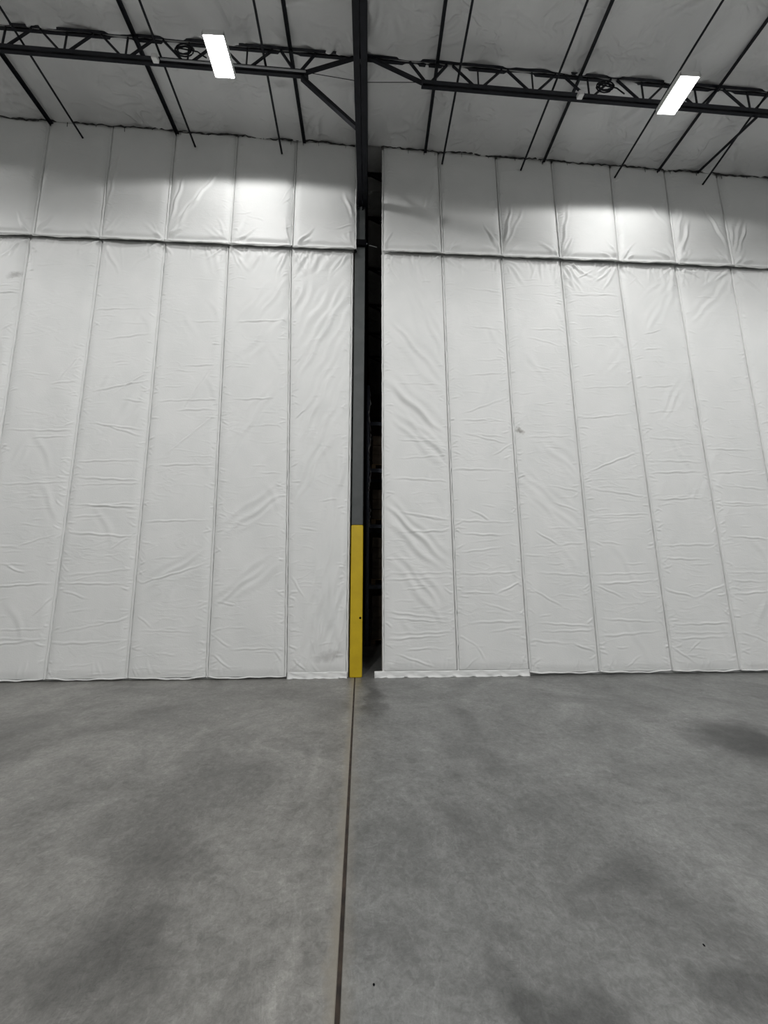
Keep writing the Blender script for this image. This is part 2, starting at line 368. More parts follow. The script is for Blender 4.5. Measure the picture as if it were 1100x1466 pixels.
BROAD="-149,645,-249,504;-196,687,-254,586;-40,685,-134,486;-66,699,-138,568;-38,584,-127,382;-119,704,-143,631;-41,358,-57,247;-158,703,-229,586;-162,499,-245,356;-34,502,-118,295;-382,495,-422,416;-247,115,-149,194;-370,132,-269,200;-243,229,-153,295;-70,16,-39,188;-95,22,-57,235;66,718,134,610;92,674,133,568;46,622,135,512;39,510,135,412;51,443,137,360;598,729,536,621;714,736,623,646;602,543,542,444;485,591,445,533;309,394,372,337;273,336,368,255;594,339,574,287;38,272,126,188;43,200,113,114;284,298,371,218;480,759,438,720;601,763,527,693;600,759,567,678;714,759,649,714;716,755,669,694;599,750,578,674;376,755,395,706;-145,722,-119,762;-114,714,-89,763;-76,713,-50,762;-295,768,-273,713;-228,719,-211,763;-243,723,-227,767;78,761,103,700"
UFINE="-258,841,-227,846;-238,838,-203,828;-152,915,-181,854;-264,810,-248,801;-70,813,-33,826;-62,795,-31,815;-174,863,-153,883;518,786,489,772;468,797,486,776;581,793,603,776"
UBROAD="-485,962,-499,821;-500,949,-505,844;-354,939,-379,800;-280,947,-377,796;-315,894,-372,792;-52,901,-31,837;281,898,261,795;302,875,262,786;402,928,374,781;222,839,248,785;125,929,106,871;551,907,596,846;629,892,607,811;639,861,608,776;675,899,713,802;730,860,726,798;752,875,727,790;760,862,728,781"

# ------------------------------------------------------------------ wrinkled fabric
def parse(s): return [tuple(float(v)/100 for v in q.split(',')) for q in s.split(';')]
FINE, BROAD, UFINE, UBROAD = parse(FINE), parse(BROAD), parse(UFINE), parse(UBROAD)

def crease(hf, X, Z, seg, sig, amp, bend=0.0, asym=.5):
    """a fold along a segment: a ridge with a shallow furrow beside it, fading out at both ends"""
    x0, z0, x1, z1 = seg
    dx, dz = x1-x0, z1-z0
    Lh = math.hypot(dx, dz)
    if Lh < .02: return
    zmin, zmax = min(z0, z1)-4*sig-abs(bend), max(z0, z1)+4*sig+abs(bend)
    rows = np.where((Z[:, 0] >= zmin) & (Z[:, 0] <= zmax))[0]
    if len(rows) == 0: return
    a, b_ = rows[0], rows[-1]+1
    x = X[a:b_]; z = Z[a:b_]
    t = ((x-x0)*dx + (z-z0)*dz)/Lh**2
    d = ((z-z0)*dx - (x-x0)*dz)/Lh
    d = d - bend*(1-(2*t-1)**2) + sig*.45*np.sin(t*Lh*9/(sig*18+.2)+x0*37)
    env = np.clip(np.minimum(t, 1-t)/.38, 0, 1)
    env = env*env*(3-2*env)*(.72+.28*np.sin(t*5.1+z0*13))
    k = d/(sig*(.75+.5*np.clip(t, 0, 1)) if (int(abs(x0)*100) % 2) else sig*(1.25-.5*np.clip(t, 0, 1)))
    hf[a:b_] += amp*env*(np.exp(-k*k) - asym*np.exp(-(k+1.9)**2) - asym*.35*np.exp(-(k-2.1)**2))

def low_noise(rng, X, Z, n, fx, fz, amp):
    o = np.zeros_like(X)
    for _ in range(n):
        o += np.sin(X*rng.uniform(.3, 1)*fx*rng.choice([-1, 1]) + Z*rng.uniform(.3, 1)*fz + rng.uniform(0, 6.28))
    return o*amp/math.sqrt(n)

def grid_mesh(name, P, material, parent, back):
    """P: (nz,nx,3) points of the sheet; the border is turned back by `back` metres so the sheet has thickness"""
    nz, nx, _ = P.shape
    Q = np.empty((nz+2, nx+2, 3), np.float32)
    Q[1:-1, 1:-1] = P
    Q[0, 1:-1] = P[0]; Q[-1, 1:-1] = P[-1]; Q[1:-1, 0] = P[:, 0]; Q[1:-1, -1] = P[:, -1]
    Q[0, 0] = P[0, 0]; Q[0, -1] = P[0, -1]; Q[-1, 0] = P[-1, 0]; Q[-1, -1] = P[-1, -1]
    bv = np.array(back, np.float32)
    for sl in ((0, slice(None)), (-1, slice(None)), (slice(None), 0), (slice(None), -1)):
        Q[sl] = Q[sl] + 0
    Q[0] += bv; Q[-1] += bv; Q[1:-1, 0] += bv; Q[1:-1, -1] += bv
    nz += 2; nx += 2
    idx = np.arange(nz*nx).reshape(nz, nx)
    quads = np.stack([idx[:-1, :-1], idx[:-1, 1:], idx[1:, 1:], idx[1:, :-1]], -1).reshape(-1)
    nf = (nz-1)*(nx-1)
    me = bpy.data.meshes.new(name)
    me.vertices.add(nz*nx); me.vertices.foreach_set('co', Q.reshape(-1))
    me.loops.add(nf*4); me.loops.foreach_set('vertex_index', quads.astype(np.int32))
    me.polygons.add(nf); me.polygons.foreach_set('loop_start', np.arange(0, nf*4, 4, dtype=np.int32))
    me.polygons.foreach_set('loop_total', np.full(nf, 4, np.int32))
    me.polygons.foreach_set('use_smooth', np.ones(nf, bool))
    me.materials.append(material)
    me.update(calc_edges=True); me.validate()
    return link(bpy.data.objects.new(name, me), parent)

def panel(name, parent, top, bot, zt, zb, y, seed, upper, ins, step=.0145):
    """top=(xl,xr) at zt(x); bot=(xl,xr) at zb; a padded sheet hung between two seams"""
    rng = np.random.default_rng(seed)
    top = (top[0]+ins[0], top[1]-ins[1]); bot = (bot[0]+ins[0], bot[1]-ins[1])
    nx = int((top[1]-top[0])/step)+1
    ztm = max(zt(top[0]), zt(top[1]))
    nz = int((ztm-zb)/step)+1
    s = np.linspace(0, 1, nx)[None, :]; v = np.linspace(0, 1, nz)[:, None]
    xl = bot[0]+(top[0]-bot[0])*v; xr = bot[1]+(top[1]-bot[1])*v
    X = xl+(xr-xl)*s
    X = X + 0*v
    Z0 = zb + v*(ztm-zb) + 0*s
    ztx = np.array([[zt(x) for x in X[-1]]])
    Z = zb + v*(ztx-zb)
    W = top[1]-top[0]
    h = np.zeros_like(X)
    for L_, sg, am in (((UFINE, .013, .011), (UBROAD, .026, .024)) if upper else ((FINE, .0115, .0135), (BROAD, .042, .017))):
        for seg in L_:
            mx = (seg[0]+seg[2])/2; mz = (seg[1]+seg[3])/2
            fr = np.clip((mz-zb)/(ztm-zb), 0, 1)
            a = bot[0]+(top[0]-bot[0])*fr; c = bot[1]+(top[1]-bot[1])*fr
            if a-.02 <= mx < c-.02:
                k = rng.uniform(.75, 1.25)
                if sg < .03:
                    ex = .10
                    dx_, dz_ = seg[2]-seg[0], seg[3]-seg[1]
                    crease(h, X, Z, (seg[0]-ex*dx_, seg[1]-ex*dz_, seg[2]+ex*dx_, seg[3]+ex*dz_), sg*rng.uniform(.85, 1.2), am*k, rng.uniform(-.02, .02))
                else:                         # a drape: the main fold with softer companions beside it
                    dx_, dz_ = seg[2]-seg[0], seg[3]-seg[1]; ll = math.hypot(dx_, dz_); nx_, nz_ = dz_/ll, -dx_/ll
                    am2 = am*(1.35 if -1.5 < mx < -.3 or (mx < 1.4 and mx > 0) else .8)
                    for (o_, f_, w2) in ((0, 1.0, 1.0), (rng.uniform(.09, .14), .55, 1.25), (-rng.uniform(.09, .15), .5, 1.2)):
                        ex = rng.uniform(.1, .35)
                        crease(h, X, Z, (seg[0]-ex*dx_+o_*nx_, seg[1]-ex*dz_+o_*nz_, seg[2]+ex*dx_+o_*nx_*1.3, seg[3]+ex*dz_+o_*nz_*1.3),
                               sg*w2*rng.uniform(.85, 1.15), am2*k*f_, rng.uniform(-.05, .05))
    def rnd_x(z, u):
        fr = (z-zb)/(ztm-zb); a = bot[0]+(top[0]-bot[0])*fr; c = bot[1]+(top[1]-bot[1])*fr
        return a+(c-a)*u
    if not upper:
        for _ in range(30):                  # faint level creases from the folded roll
            z = zb+(ztm-zb)*rng.beta(1.0, 1.3); u0 = rng.uniform(0, .6); ln = rng.uniform(.2, .6)
            seg = (rnd_x(z, u0), z, rnd_x(z, min(u0+ln, 1)), z+rng.uniform(-.07, .07))
            crease(h, X, Z, seg, .010, rng.uniform(.002, .0085), rng.uniform(-.02, .02))
        for _ in range(7):                   # soft diagonal drape
            z = zb+(ztm-zb)*rng.uniform(.1, .9); sgn = rng.choice([-1, 1], p=[.35, .65])
            u0 = rng.uniform(.2, .9); ln = rng.uniform(.5, 1.1)
            seg = (rnd_x(z, u0), z, rnd_x(z, u0)-.55*ln*sgn, z-ln)
            crease(h, X, Z, seg, .045, rng.uniform(.003, .007), .03)
    for side in (0, 1):                      # puckers along the stapled seams
        for _ in range(60 if not upper else 14):
            z = rng.uniform(zb+.05, ztm-.05); ln = rng.uniform(.05, .24); an = rng.uniform(-.75, .75)
            x0 = rnd_x(z, side); d = 1 if side == 0 else -1
            crease(h, X, Z, (x0, z, x0+d*ln*math.cos(an), z+ln*math.sin(an)), .012, rng.uniform(.004, .011), 0)
    nn = rng.integers(3, 6)
    for side in (0, 1):                      # folds that fan out from the seam ends
        for _ in range(nn):
            if upper:
                z = zb+.03; ln = rng.uniform(.25, .7); an = rng.uniform(.35, 1.35)
            else:
                z = ztm-.02; ln = rng.uniform(.3, .9); an = -rng.uniform(.5, 1.35)
            d = 1 if side == 0 else -1; x0 = rnd_x(z, side)
            crease(h, X, Z, (x0, z, x0+d*ln*math.cos(an), z+ln*math.sin(an)), rng.uniform(.018, .034), rng.uniform(.008, .021), rng.uniform(-.04, .04))
    if not upper:
        for _ in range(8):                   # short hanging pleats under the upper hem
            x = rnd_x(ztm-.1, rng.uniform(.05, .95)); ln = rng.uniform(.15, .6)
            crease(h, X, Z, (x, ztm+.02, x+rng.uniform(-.2, .12), ztm-ln), rng.uniform(.016, .026), rng.uniform(.006, .014), 0)
        for _ in range(4):                   # kicked up corners over the floor
            x = rnd_x(zb+.2, rng.uniform(.03, .97)); ln = rng.uniform(.1, .35)
            crease(h, X, Z, (x, zb, x+rng.uniform(-.2, .2), zb+ln), .018, rng.uniform(.003, .008), 0)
    h += low_noise(rng, X, Z, 6, 9, 4, .0035) + low_noise(rng, X, Z, 5, 20, 11, .0012)
    e = np.minimum(s, 1-s)
    pil = 1-np.clip(1-e/.13, 0, 1)**2.4
    edge_fade = np.clip(e*W/.02, 0, 1)
    vz = np.minimum(v, 1-v)*(ztm-zb)
    if upper:
        vb = v*(ztm-zb)
        pil_v = 1-.85*np.exp(-((vb-.092)/.042)**2)+.60*np.exp(-(vb/.052)**4)
        pil_v = pil_v*(1-.7*np.clip(1-(ztm-zb-vb)/.12, 0, 1)**2)
    else:
        pil_v = 1-.6*np.clip(1-vz/.13, 0, 1)**1.6
    thick = .042 if upper else .036
    h = h*(.25+.75*edge_fade)*np.clip(vz/.03, .3, 1) + thick*np.maximum(pil, .9*np.exp(-(v*(ztm-zb)/.05)**2) if upper else 0)*pil_v + .006
    P = np.stack([X, y-h, Z], -1)
    return grid_mesh(name, P, M['fabric'], parent, (0, .03 if not upper else .02, 0))

def seam_strip(parent, xt, xb_, zt, zb, y, seed, w_=.034, side=-1):
    """folded tab of the seam: a narrow ribbon standing proud beside the groove"""
    rng = random.Random(seed); n = int((zt-zb)/.07)+2; vs_ = []; fs_ = []
    for i in range(n):
        t = i/(n-1); z = zb+(zt-zb)*t; x = xb_+(xt-xb_)*t + rng.uniform(-.003, .003)
        k = .020+rng.uniform(0, .010); ww = w_*rng.uniform(.8, 1.15)
        a, c = (x-ww, x-.004) if side < 0 else (x+.004, x+ww)
        vs_ += [(a, y+.004, z), (a+.006, y-k*.9, z), ((a+c)/2, y-k*1.0, z), (c-.006, y-k*.8, z), (c, y+.004, z)]
    for i in range(n-1):
        for k in range(4):
            fs_.append((i*5+k, i*5+k+1, i*5+k+6, i*5+k+5))
    return mesh_obj('seam_strip', vs_, fs_, M['fabric'], parent, True)

def hem(parent, xa, xb_, zf, y, seed, r=.034, nodes=True):
    rng = np.random.default_rng(seed); n = int((xb_-xa)/.03)+2
    ph = rng.uniform(0, 6.28, 4); pts = []; rr = []
    for i in range(n):
        t = i/(n-1); x = xa+(xb_-xa)*t
        e = min(t, 1-t)
        sag = -.022*math.sin(math.pi*t)*rng.uniform(.9, 1.1) + .006*math.sin(9*t+ph[0])
        pin = math.exp(-(e/.04)**2)
        pts.append((x, y-.012*math.sin(5*t+ph[1])-.014*(1-pin), zf(x)+sag+.004*math.sin(23*t+ph[2])))
        rr.append(r*(1-.55*pin)*(1+.18*math.sin(7*t+ph[3])+.08*math.sin(31*t)))
    return MB().tube(pts, rr, 10).build('hem_roll', M['fabric'], parent, True)

# partition walls of hanging insulation: backing, then one padded sheet per bay
wl_ = struct('wall_left', MB().box(-HALL_X, -.32, 6.345, 6.40, 0, 10.4), M['fabric'])
wr_ = struct('wall_right', MB().box(.225, HALL_X, 6.345, 6.40, 0, 10.2), M['fabric'])
UL = [(-.27, -.262), (-1.472, -1.468), (-2.637, -2.63), (-3.84, -3.82), (-5.06, -5.0), (-6.26, -6.21), (-7.45, -7.43)]
LLs = [(-.325, -.32), (-1.5, -1.29), (-2.68, -2.52), (-3.85, -3.75), (-5.01, -4.98), (-6.31, -6.17), (-7.5, -7.4)]
UR = [(.22, .21), (1.352, 1.378), (2.53, 2.54), (3.68, 3.69), (4.905, 4.87), (6.05, 6.04), (7.17, 7.2), (8.42, 8.42)]
LR = [(.21, .222), (1.38, 1.44), (2.54, 2.62), (3.72, 3.79), (4.87, 5.03), (6.04, 6.19), (7.19, 7.28), (8.42, 8.5)]
def hem_z(x):
    return 7.715 - .0125*x
def lower_top(x): return hem_z(x) + .02
def upper_top(x): return ceil_z(x) - .015
UY = 6.285
for wall_, U, L_, sgn in ((wl_, UL, LLs, -1), (wr_, UR, LR, 1)):
    for i in range(len(L_)-1):
        a, c = (i+1, i) if sgn < 0 else (i, i+1)
        INS = (.002, .036) if sgn < 0 else (.036, .004)
        zb = .035 if not (i in (0, 1) and sgn > 0) and not (i == 0 and sgn < 0) else .085
        zb += (.012 if sgn > 0 else .0)
        o = panel('insulation_panel', wall_, (L_[a][0], L_[c][0]), (L_[a][1], L_[c][1]), lower_top, zb, WALL_Y, 100+i*7+(50 if sgn > 0 else 0), False, INS)
        seam_strip(o, L_[c if sgn < 0 else a][0], L_[c if sgn < 0 else a][1], hem_z(L_[c][0])-.02, zb, WALL_Y-.004, 20+i, .034, -1 if sgn < 0 else 1)
        if zb < .06:
            hem(o, L_[a][1]+.006, L_[c][1]-.006, lambda x, z=zb: z+.012, WALL_Y-.022, 300+i+(40 if sgn > 0 else 0), .011)
        o = panel('insulation_panel', wall_, (U[a][0], U[c][0]), (U[a][1], U[c][1]), upper_top, 7.70-.0125*(U[a][1]+U[c][1])/2, UY-.03, 500+i*5+(50 if sgn > 0 else 0), True, INS)
        seam_strip(o, U[c if sgn < 0 else a][0], U[c if sgn < 0 else a][1], upper_top(U[c][0])-.03, hem_z(U[c][1])+.04, UY-.034, 60+i, .034, -1 if sgn < 0 else 1)
        hem(o, U[a][1]+.002, U[c][1]-.002, hem_z, UY-.084, 400+i+(30 if sgn > 0 else 0), .011)
# fabric skirts lying against the floor beside the gap
def skirt(wall_, xa, xb_, seed, hgt=.105):
    rng = np.random.default_rng(seed); n = int((xb_-xa)/.025)+2; vs_ = []; fs_ = []
    prof = [(-.004, 1.0), (-.008, .85), (-.006, .55), (-.010, .25), (-.013, .06), (-.022, .02)]
    ph = rng.uniform(0, 6.28, 6)
    for i in range(n):
        x = xa+(xb_-xa)*i/(n-1)
        for j, (dy, zz) in enumerate(prof):
            q = .006*math.sin(x*17+ph[j % 6]) + .004*math.sin(x*41+ph[(j+2) % 6])
            vs_.append((x, WALL_Y-.028+dy+q*(j > 0), max(.003, hgt*zz+q*.8*(j > 0))))
    K = len(prof)
    for i in range(n-1):
        for j in range(K-1):
            fs_.append((i*K+j, i*K+j+1, i*K+K+j+1, i*K+K+j))
    o = mesh_obj('skirt_strip', vs_, fs_, M['fabric'], wall_, True)
    sm = o.modifiers.new('thickness', 'SOLIDIFY'); sm.thickness = .004
skirt(wl_, -1.28, -.335, 5, .10)
skirt(wr_, .10, 2.62, 6, .10)

# ------------------------------------------------------------------ roof fabric
def roof_sheet(xa, xb_, ya, yb, seed, step=.024):
    rng = np.random.default_rng(seed)
    nx = int((xb_-xa)/step)+1; ny = int((yb-ya)/step)+1
    s = np.linspace(0, 1, nx)[None, :]; t = np.linspace(0, 1, ny)[:, None]
    X = xa+(xb_-xa)*s + 0*t; Y = ya+(yb-ya)*t + 0*s
    h = np.zeros_like(X)
    sag = np.sin(np.pi*t)**.8
    h += .055*sag*(1+.25*np.sin(X*2.6+seed)+.2*np.sin(X*5.1+1.3*seed))
    e = np.minimum(t, 1-t)*(yb-ya)
    # scallops where the sheet is pinched over a joist
    h += .056*np.exp(-(e/.11)**2)*np.abs(np.sin((X-.05)*math.pi/.93+.3*np.sin(X*3+seed)))
    h += low_noise(rng, X, Y, 7, 5, 6, .020) + low_noise(rng, X, Y, 6, 16, 14, .006)
    for _ in range(int((xb_-xa)*2.2)):       # star folds around the pinned points
        cx, cy = rng.uniform(xa, xb_), rng.uniform(ya, yb)
        for _k in range(rng.integers(3, 7)):
            an = rng.uniform(0, 6.28); ln = rng.uniform(.2, .75)
            crease(h, X, Y, (cx, cy, cx+ln*math.cos(an), cy+ln*math.sin(an)), rng.uniform(.024, .04), rng.uniform(-.045, .045), rng.uniform(-.05, .05))
    for _ in range(int((xb_-xa)*1.0)):
        cx, cy = rng.uniform(xa, xb_), rng.uniform(ya, yb); ln = rng.uniform(.6, 1.6); an = rng.uniform(-.25, .25)
        crease(h, X, Y, (cx, cy, cx+ln*math.cos(an), cy+ln*math.sin(an)), .03, rng.uniform(.02, .04), rng.uniform(-.1, .1))
    edge = np.clip(np.minimum(np.minimum(s, 1-s)*(xb_-xa), e)/.03, 0, 1)
    h *= (.35+.65*edge)
    P = np.stack([X, Y, CA+CB*X-h], -1)[:, ::-1]
    return grid_mesh('roof_sheet', P, M['ceil_fabric'], ceiling, (0, 0, .09))
YS = [JOIST_Y-2*JOIST_STEP, JOIST_Y-JOIST_STEP, JOIST_Y, WALL_Y-.055]
for k in range(3):
    roof_sheet(-8.6, -.16, YS[k], YS[k+1], 3+k)
    roof_sheet(-.16, 9.6, YS[k], YS[k+1], 13+k)
# dark stitched edge where roof fabric meets the wall fabric
rng = random.Random(4)
for xa, xb_ in ((-8.6, -.3), (.21, 9.6)):
    pts = []; x = xa
    while x < xb_:
        pts.append((x, WALL_Y-.10+rng.uniform(-.01, .01), ceil_z(x)-.058+rng.uniform(-.016, .012)+.014*math.sin(x*4)))
        x += .06
    mb = MB().tube(pts, [rng.choice([.006, .009, .012, .016]) for _ in pts], 6)
    for p in pts[::9]:
        mb.bar(p, (p[0]+rng.uniform(-.01, .01), p[1], p[2]-rng.uniform(.03, .12)), .006, .006)
    mb.build('edge_cord', M['darkgap'], ceiling)

# ------------------------------------------------------------------ girder and column
GB = 8.76
gi = empty('roof_girder', (-.157, 6.2, GB))
tag(gi, 'deep dark open web roof girder running overhead to the top of the column', 'girder')
GO = (-.157, 6.2, GB)
ya, yb = -12, FAR_Y
ygn = 6.27
for (xa, xb_, name) in ((-.252, -.165, 'bottom_chord'), (-.149, -.062, 'bottom_chord')):
    lft = xa < -.2
    k = xb_-.012 if lft else xa
    MB(GO).box(xa, xb_, ya, yb, GB, GB+.012).box(k, k+.012, ya, yb, GB+.012, GB+.11).build(name, M['steel'], gi)
    MB(GO).box(xa, xb_, ya, yb, 10.035, 10.047).box(k, k+.012, ya, yb, 9.94, 10.035).build('top_chord', M['steel'], gi)
y = JOIST_Y-9*JOIST_STEP; q = 0
while y < yb-JOIST_STEP:
    for (y0_, y1_) in ((y, y+JOIST_STEP/2), (y+JOIST_STEP, y+JOIST_STEP/2)):
        MB(GO).bar((-.157, y0_, 9.96), (-.157, y1_, GB+.08), .014, .07, (1, 0, 0)).build('web_member', M['steel'], gi)
    MB(GO).bar((-.157, y, 9.96), (-.157, y, GB+.08), .014, .06, (1, 0, 0)).build('web_member', M['steel'], gi)
    y += JOIST_STEP

co = empty('steel_column', (-.19, 6.34, 0))
tag(co, 'slim square grey steel column with a yellow painted foot beside the gap', 'column', kind='thing')
CO = (-.19, 6.34, 0)
o = MB(CO).cbox(-.296, -.102, 6.28, 6.475, 2.45, GB-.002, .012).build('shaft', M['column'], co)
o = MB(CO).cbox(-.2985, -.0995, 6.2775, 6.4775, 0.0, 2.452, .012).build('yellow_guard', M['yellow'], co)
o['label'] = 'yellow painted lower part of the column'
MB(CO).tube([(-.134, 6.2780, .925), (-.134, 6.2755, .925)], .019, 12).build('bolt_hole', M['black'], co)
MB(CO).cbox(-.245, -.069, 6.29, 6.46, GB+.013, 9.93, .006).box(-.1645, -.1495, 6.15, 6.29, GB-.09, GB+.2).build('top_stub', M['steel'], co)
for k, (dx, dz) in enumerate(((-.28, .05), (-.24, .08), (-.155, .10), (-.115, .06))):
    MB(CO).tube([(dx, 6.268, GB-dz), (dx, 6.268, GB-.001)], .014, 6).build('bolt', M['steel'], co)
bx_ = empty('strap_box', (-.19, 6.24, 7.9))
tag(bx_, 'small black box strapped to the grey column at the hem of the upper panels', 'box')
BO = (-.19, 6.24, 7.9)
MB(BO).cbox(-.275, -.075, 6.225, 6.279, 7.83, 7.965, .01).build('housing', M['black'], bx_)
MB(BO).tube([(-.076, 6.25, 7.88), (-.062, 6.25, 7.88)], .012, 8).build('cable_gland', M['grey_metal'], bx_)
MB(BO).tube([(-.27, 6.25, 7.84), (-.285, 6.255, 7.77), (-.28, 6.26, 7.70), (-.26, 6.262, 7.72)], .012, 6).build('strap_tail', M['black'], bx_)
MB(BO).tube([(-.02+.0, 6.30, 7.90), (.04, 6.32, 7.905), (.12, 6.34, 7.90)], .006, 6).build('cable_end', M['grey_metal'], bx_)

# ------------------------------------------------------------------ joists
def bot_z(x): return ceil_z(x) - .49
def joist(name, left, y, xa, xb_, chord_a, chord_b, nodes, ends):
    O = ((xa+xb_)/2, y, ceil_z((xa+xb_)/2)-.25)
    r = empty(name, O)
    t = MB(O)
    for s in (1, -1):
        t.angle((xa, y+s*.012, ceil_z(xa)-.048), (xb_, y+s*.012, ceil_z(xb_)-.048), .036, .006, -s, 1)
    t.build('top_chord', M['steel'], r)
    for s in (1, -1):
        MB(O).angle((chord_a, y+s*.014, bot_z(chord_a)), (chord_b, y+s*.014, bot_z(chord_b)), .046, .007, -s, 1).build('bottom_chord', M['steel'], r)
    def web(x0, z0, x1, z1, w_):
        MB(O).bar((x0, y, z0), (x1, y, z1), w_, w_*.8, (0, 1, 0)).build('web_member', M['steel'], r)
    for n in nodes:
        zb = bot_z(n)+.045
        if chord_a+.05 < n < chord_b-.05:
            web(n+.03*(-1 if left else 1)*0, ceil_z(n)-.05, n, zb, .022)
            web(n-.42, ceil_z(n-.42)-.05, n-.06, zb, .030)
            web(n+.41, ceil_z(n+.41)-.05, n+.06, zb, .030)
    for (x0, d0, x1, d1, w_) in ends:
        web(x0, ceil_z(x0)-d0, x1, bot_z(x1)+d1, w_)
    return r
NL = [-.10-.945*k for k in range(2, 10)]
NL = [-2.03, -2.97, -3.95, -4.91, -5.87, -6.83, -7.79]
jl = joist('roof_joist', True, JOIST_Y, -8.6, -.12, -8.6, -1.03, NL,
           [(-.2, .03, -1.10, .02, .05), (-1.49, .05, -1.25, .045, .036), (-.92, .05, -1.16, .045, .034)])
tag(jl, 'dark lattice roof joist left of the girder, ending short of the column', 'joist', 'lattice roof joists')
NR = [1.78, 2.70, 3.655, 4.59, 5.52, 6.45, 7.39, 8.33]
jr = joist('roof_joist', False, JOIST_Y, -.12, 9.6, .83, 9.6, NR,
           [(-.05, .03, .86, .02, .05), (.64, .05, .90, .045, .034), (1.26, .05, .98, .045, .036)])
tag(jr, 'dark lattice roof joist right of the girder, passing behind the right lamp', 'joist', 'lattice roof joists')
ORD = ('highest', 'second highest', 'third highest', 'fourth highest', 'second lowest', 'lowest')
for k, y in enumerate((6.75, 7.75, 9.27, 10.72, 12.17, 13.62)):
    c = copy_tree(jr); c.location.y = y
    tag(c, ORD[k] + ' of the unlit roof joists seen through the dark gap', 'joist', 'roof joists in the dark store')
br = MB((-.7, 4.98, 9.3)).bar((-1.13, 4.93, 9.62), (-.235, 5.0, 8.80), .06, .06).build('knee_brace', M['steel'])
br.location = (-.7, 4.98, 9.3)
tag(br, 'diagonal dark knee brace from the left joist down to the girder', 'brace')

# ------------------------------------------------------------------ bridging bars under the roof
def bar_thing(name, pts, r, n, m_, label, cat, group=None):
    O = pts[0]
    o = MB(O).tube(pts, r, n).build(name, m_); o.location = O
    return tag(o, label, cat, group)
thick = [(-6.2, 'thick bridging bar farthest left under the roof fabric'),
         (-3.8, 'thick bridging bar passing the white box on the left joist'),
         (-1.315, 'thick bridging bar meeting the chord end left of the girder'),
         (1.09, 'thick bridging bar first right of the girder'),
         (3.505, 'thick bridging bar beside the white box on the right joist'),
         (5.895, 'thick bridging bar just right of the right lamp'),
         (8.26, 'thick bridging bar at the far right end of the wall')]
for x, lab in thick:
    z = ceil_z(x)-.10
    O = (x, 5, z)
    r = empty('bridging_bar', O); tag(r, lab, 'bridging bar', 'thick bridging bars under the roof')
    MB(O).angle((x-.029, -3.0, z), (x-.029, 6.225, z), .058, .007, 1, -1).build('angle_bar', M['steel'], r)
    MB(O).box(x-.03, x+.03, 4.86, 4.905, z-.035, z+.015).build('clip', M['steel'], r)
thin = [(-5.57, -5.51, 'thin bridging rod farthest left, running onto the wall'),
        (-3.43, -3.37, 'thin bridging rod just left of the left lamp'),
        (-1.75, -1.70, 'thin bridging rod just right of the left lamp'),
        (1.425, 1.44, 'thin bridging rod first right of the girder'),
        (3.02, 3.055, 'thin bridging rod left of the box on the right joist'),
        (4.955, 4.92, 'thin bridging rod running past the right lamp'),
        (6.80, 6.50, 'thin bridging rod crossing the diagonal bar far right')]
for x1, x0, lab in thin:
    z = ceil_z(x1)-(.40 if x1 < 0 else .35)
    bar_thing('bridging_rod', [(x0, -3.0, z), (x0, 4.3, z), (x1, 6.20, z)], .019, 6, M['steel'], lab, 'bridging rod', 'thin bridging rods under the roof')
bar_thing('diagonal_bar', [(6.57, 4.94, 9.31), (6.735, 6.20, 9.78)], .024, 6, M['steel'], 'slanting dark brace bar right of the right lamp', 'brace')

# conduit, cable, boxes, wire coils
bar_thing('conduit', [(-3.37, 4.875, bot_z(-3.37)-.012), (-2.3, 4.87, bot_z(-2.3)-.016), (-1.06, 4.875, bot_z(-1.06)-.012)], .013, 8, M['grey_metal'],
          'grey conduit clipped under the bottom chord of the left joist', 'conduit')
bar_thing('thin_cable', [(-1.05, 4.9, bot_z(-1.05)+.01), (-.1, 4.93, 9.60), (.84, 4.9, bot_z(.84)+.01)], .005, 6, M['steel'],
          'thin cable stretched between the two joists behind the girder', 'cable')
def junction(x, lab):
    O = (x, 4.86, bot_z(x)-.02)
    r = empty('junction_box', O); tag(r, lab, 'junction box', 'junction boxes on the joists')
    MB(O).cbox(x-.045, x+.045, 4.82, 4.9, bot_z(x)-.075, bot_z(x)+.0, .006).build('housing', M['white_paint'], r)
    MB(O).cbox(x-.038, x+.038, 4.812, 4.821, bot_z(x)-.068, bot_z(x)-.007, .003).build('cover', M['white_paint'], r)
junction(-3.44, 'small white box under the left joist')
junction(3.46, 'small white box under the right joist')
def coil(x, lab, seed):
    rng = random.Random(seed); O = (x, 4.86, bot_z(x)+.1); pts = []
    for i in range(110):
        a = i/110*2*math.pi*4.5; rr = .115+.028*math.sin(i*.21+seed)+rng.uniform(-.004, .004)
        pts.append((x+rr*1.05*math.cos(a), 4.83+.012*math.sin(a*.3+i*.08), bot_z(x)+.13+rr*.75*math.sin(a)))
    pts += [(x+.2, 4.84, bot_z(x)+.13), (x+.3, 4.85, bot_z(x)+.06), (x+.34, 4.86, bot_z(x)+.05)]
    o = MB(O).tube(pts, .010, 6).build('wire_coil', M['steel'], None, True); o.location = O
    tag(o, lab, 'wire coil', 'wire coils on the joists')
coil(-2.98, 'coil of spare wire hung on the left joist beside the lamp', 1)
coil(3.88, 'coil of spare wire hung on the right joist left of the lamp', 2)

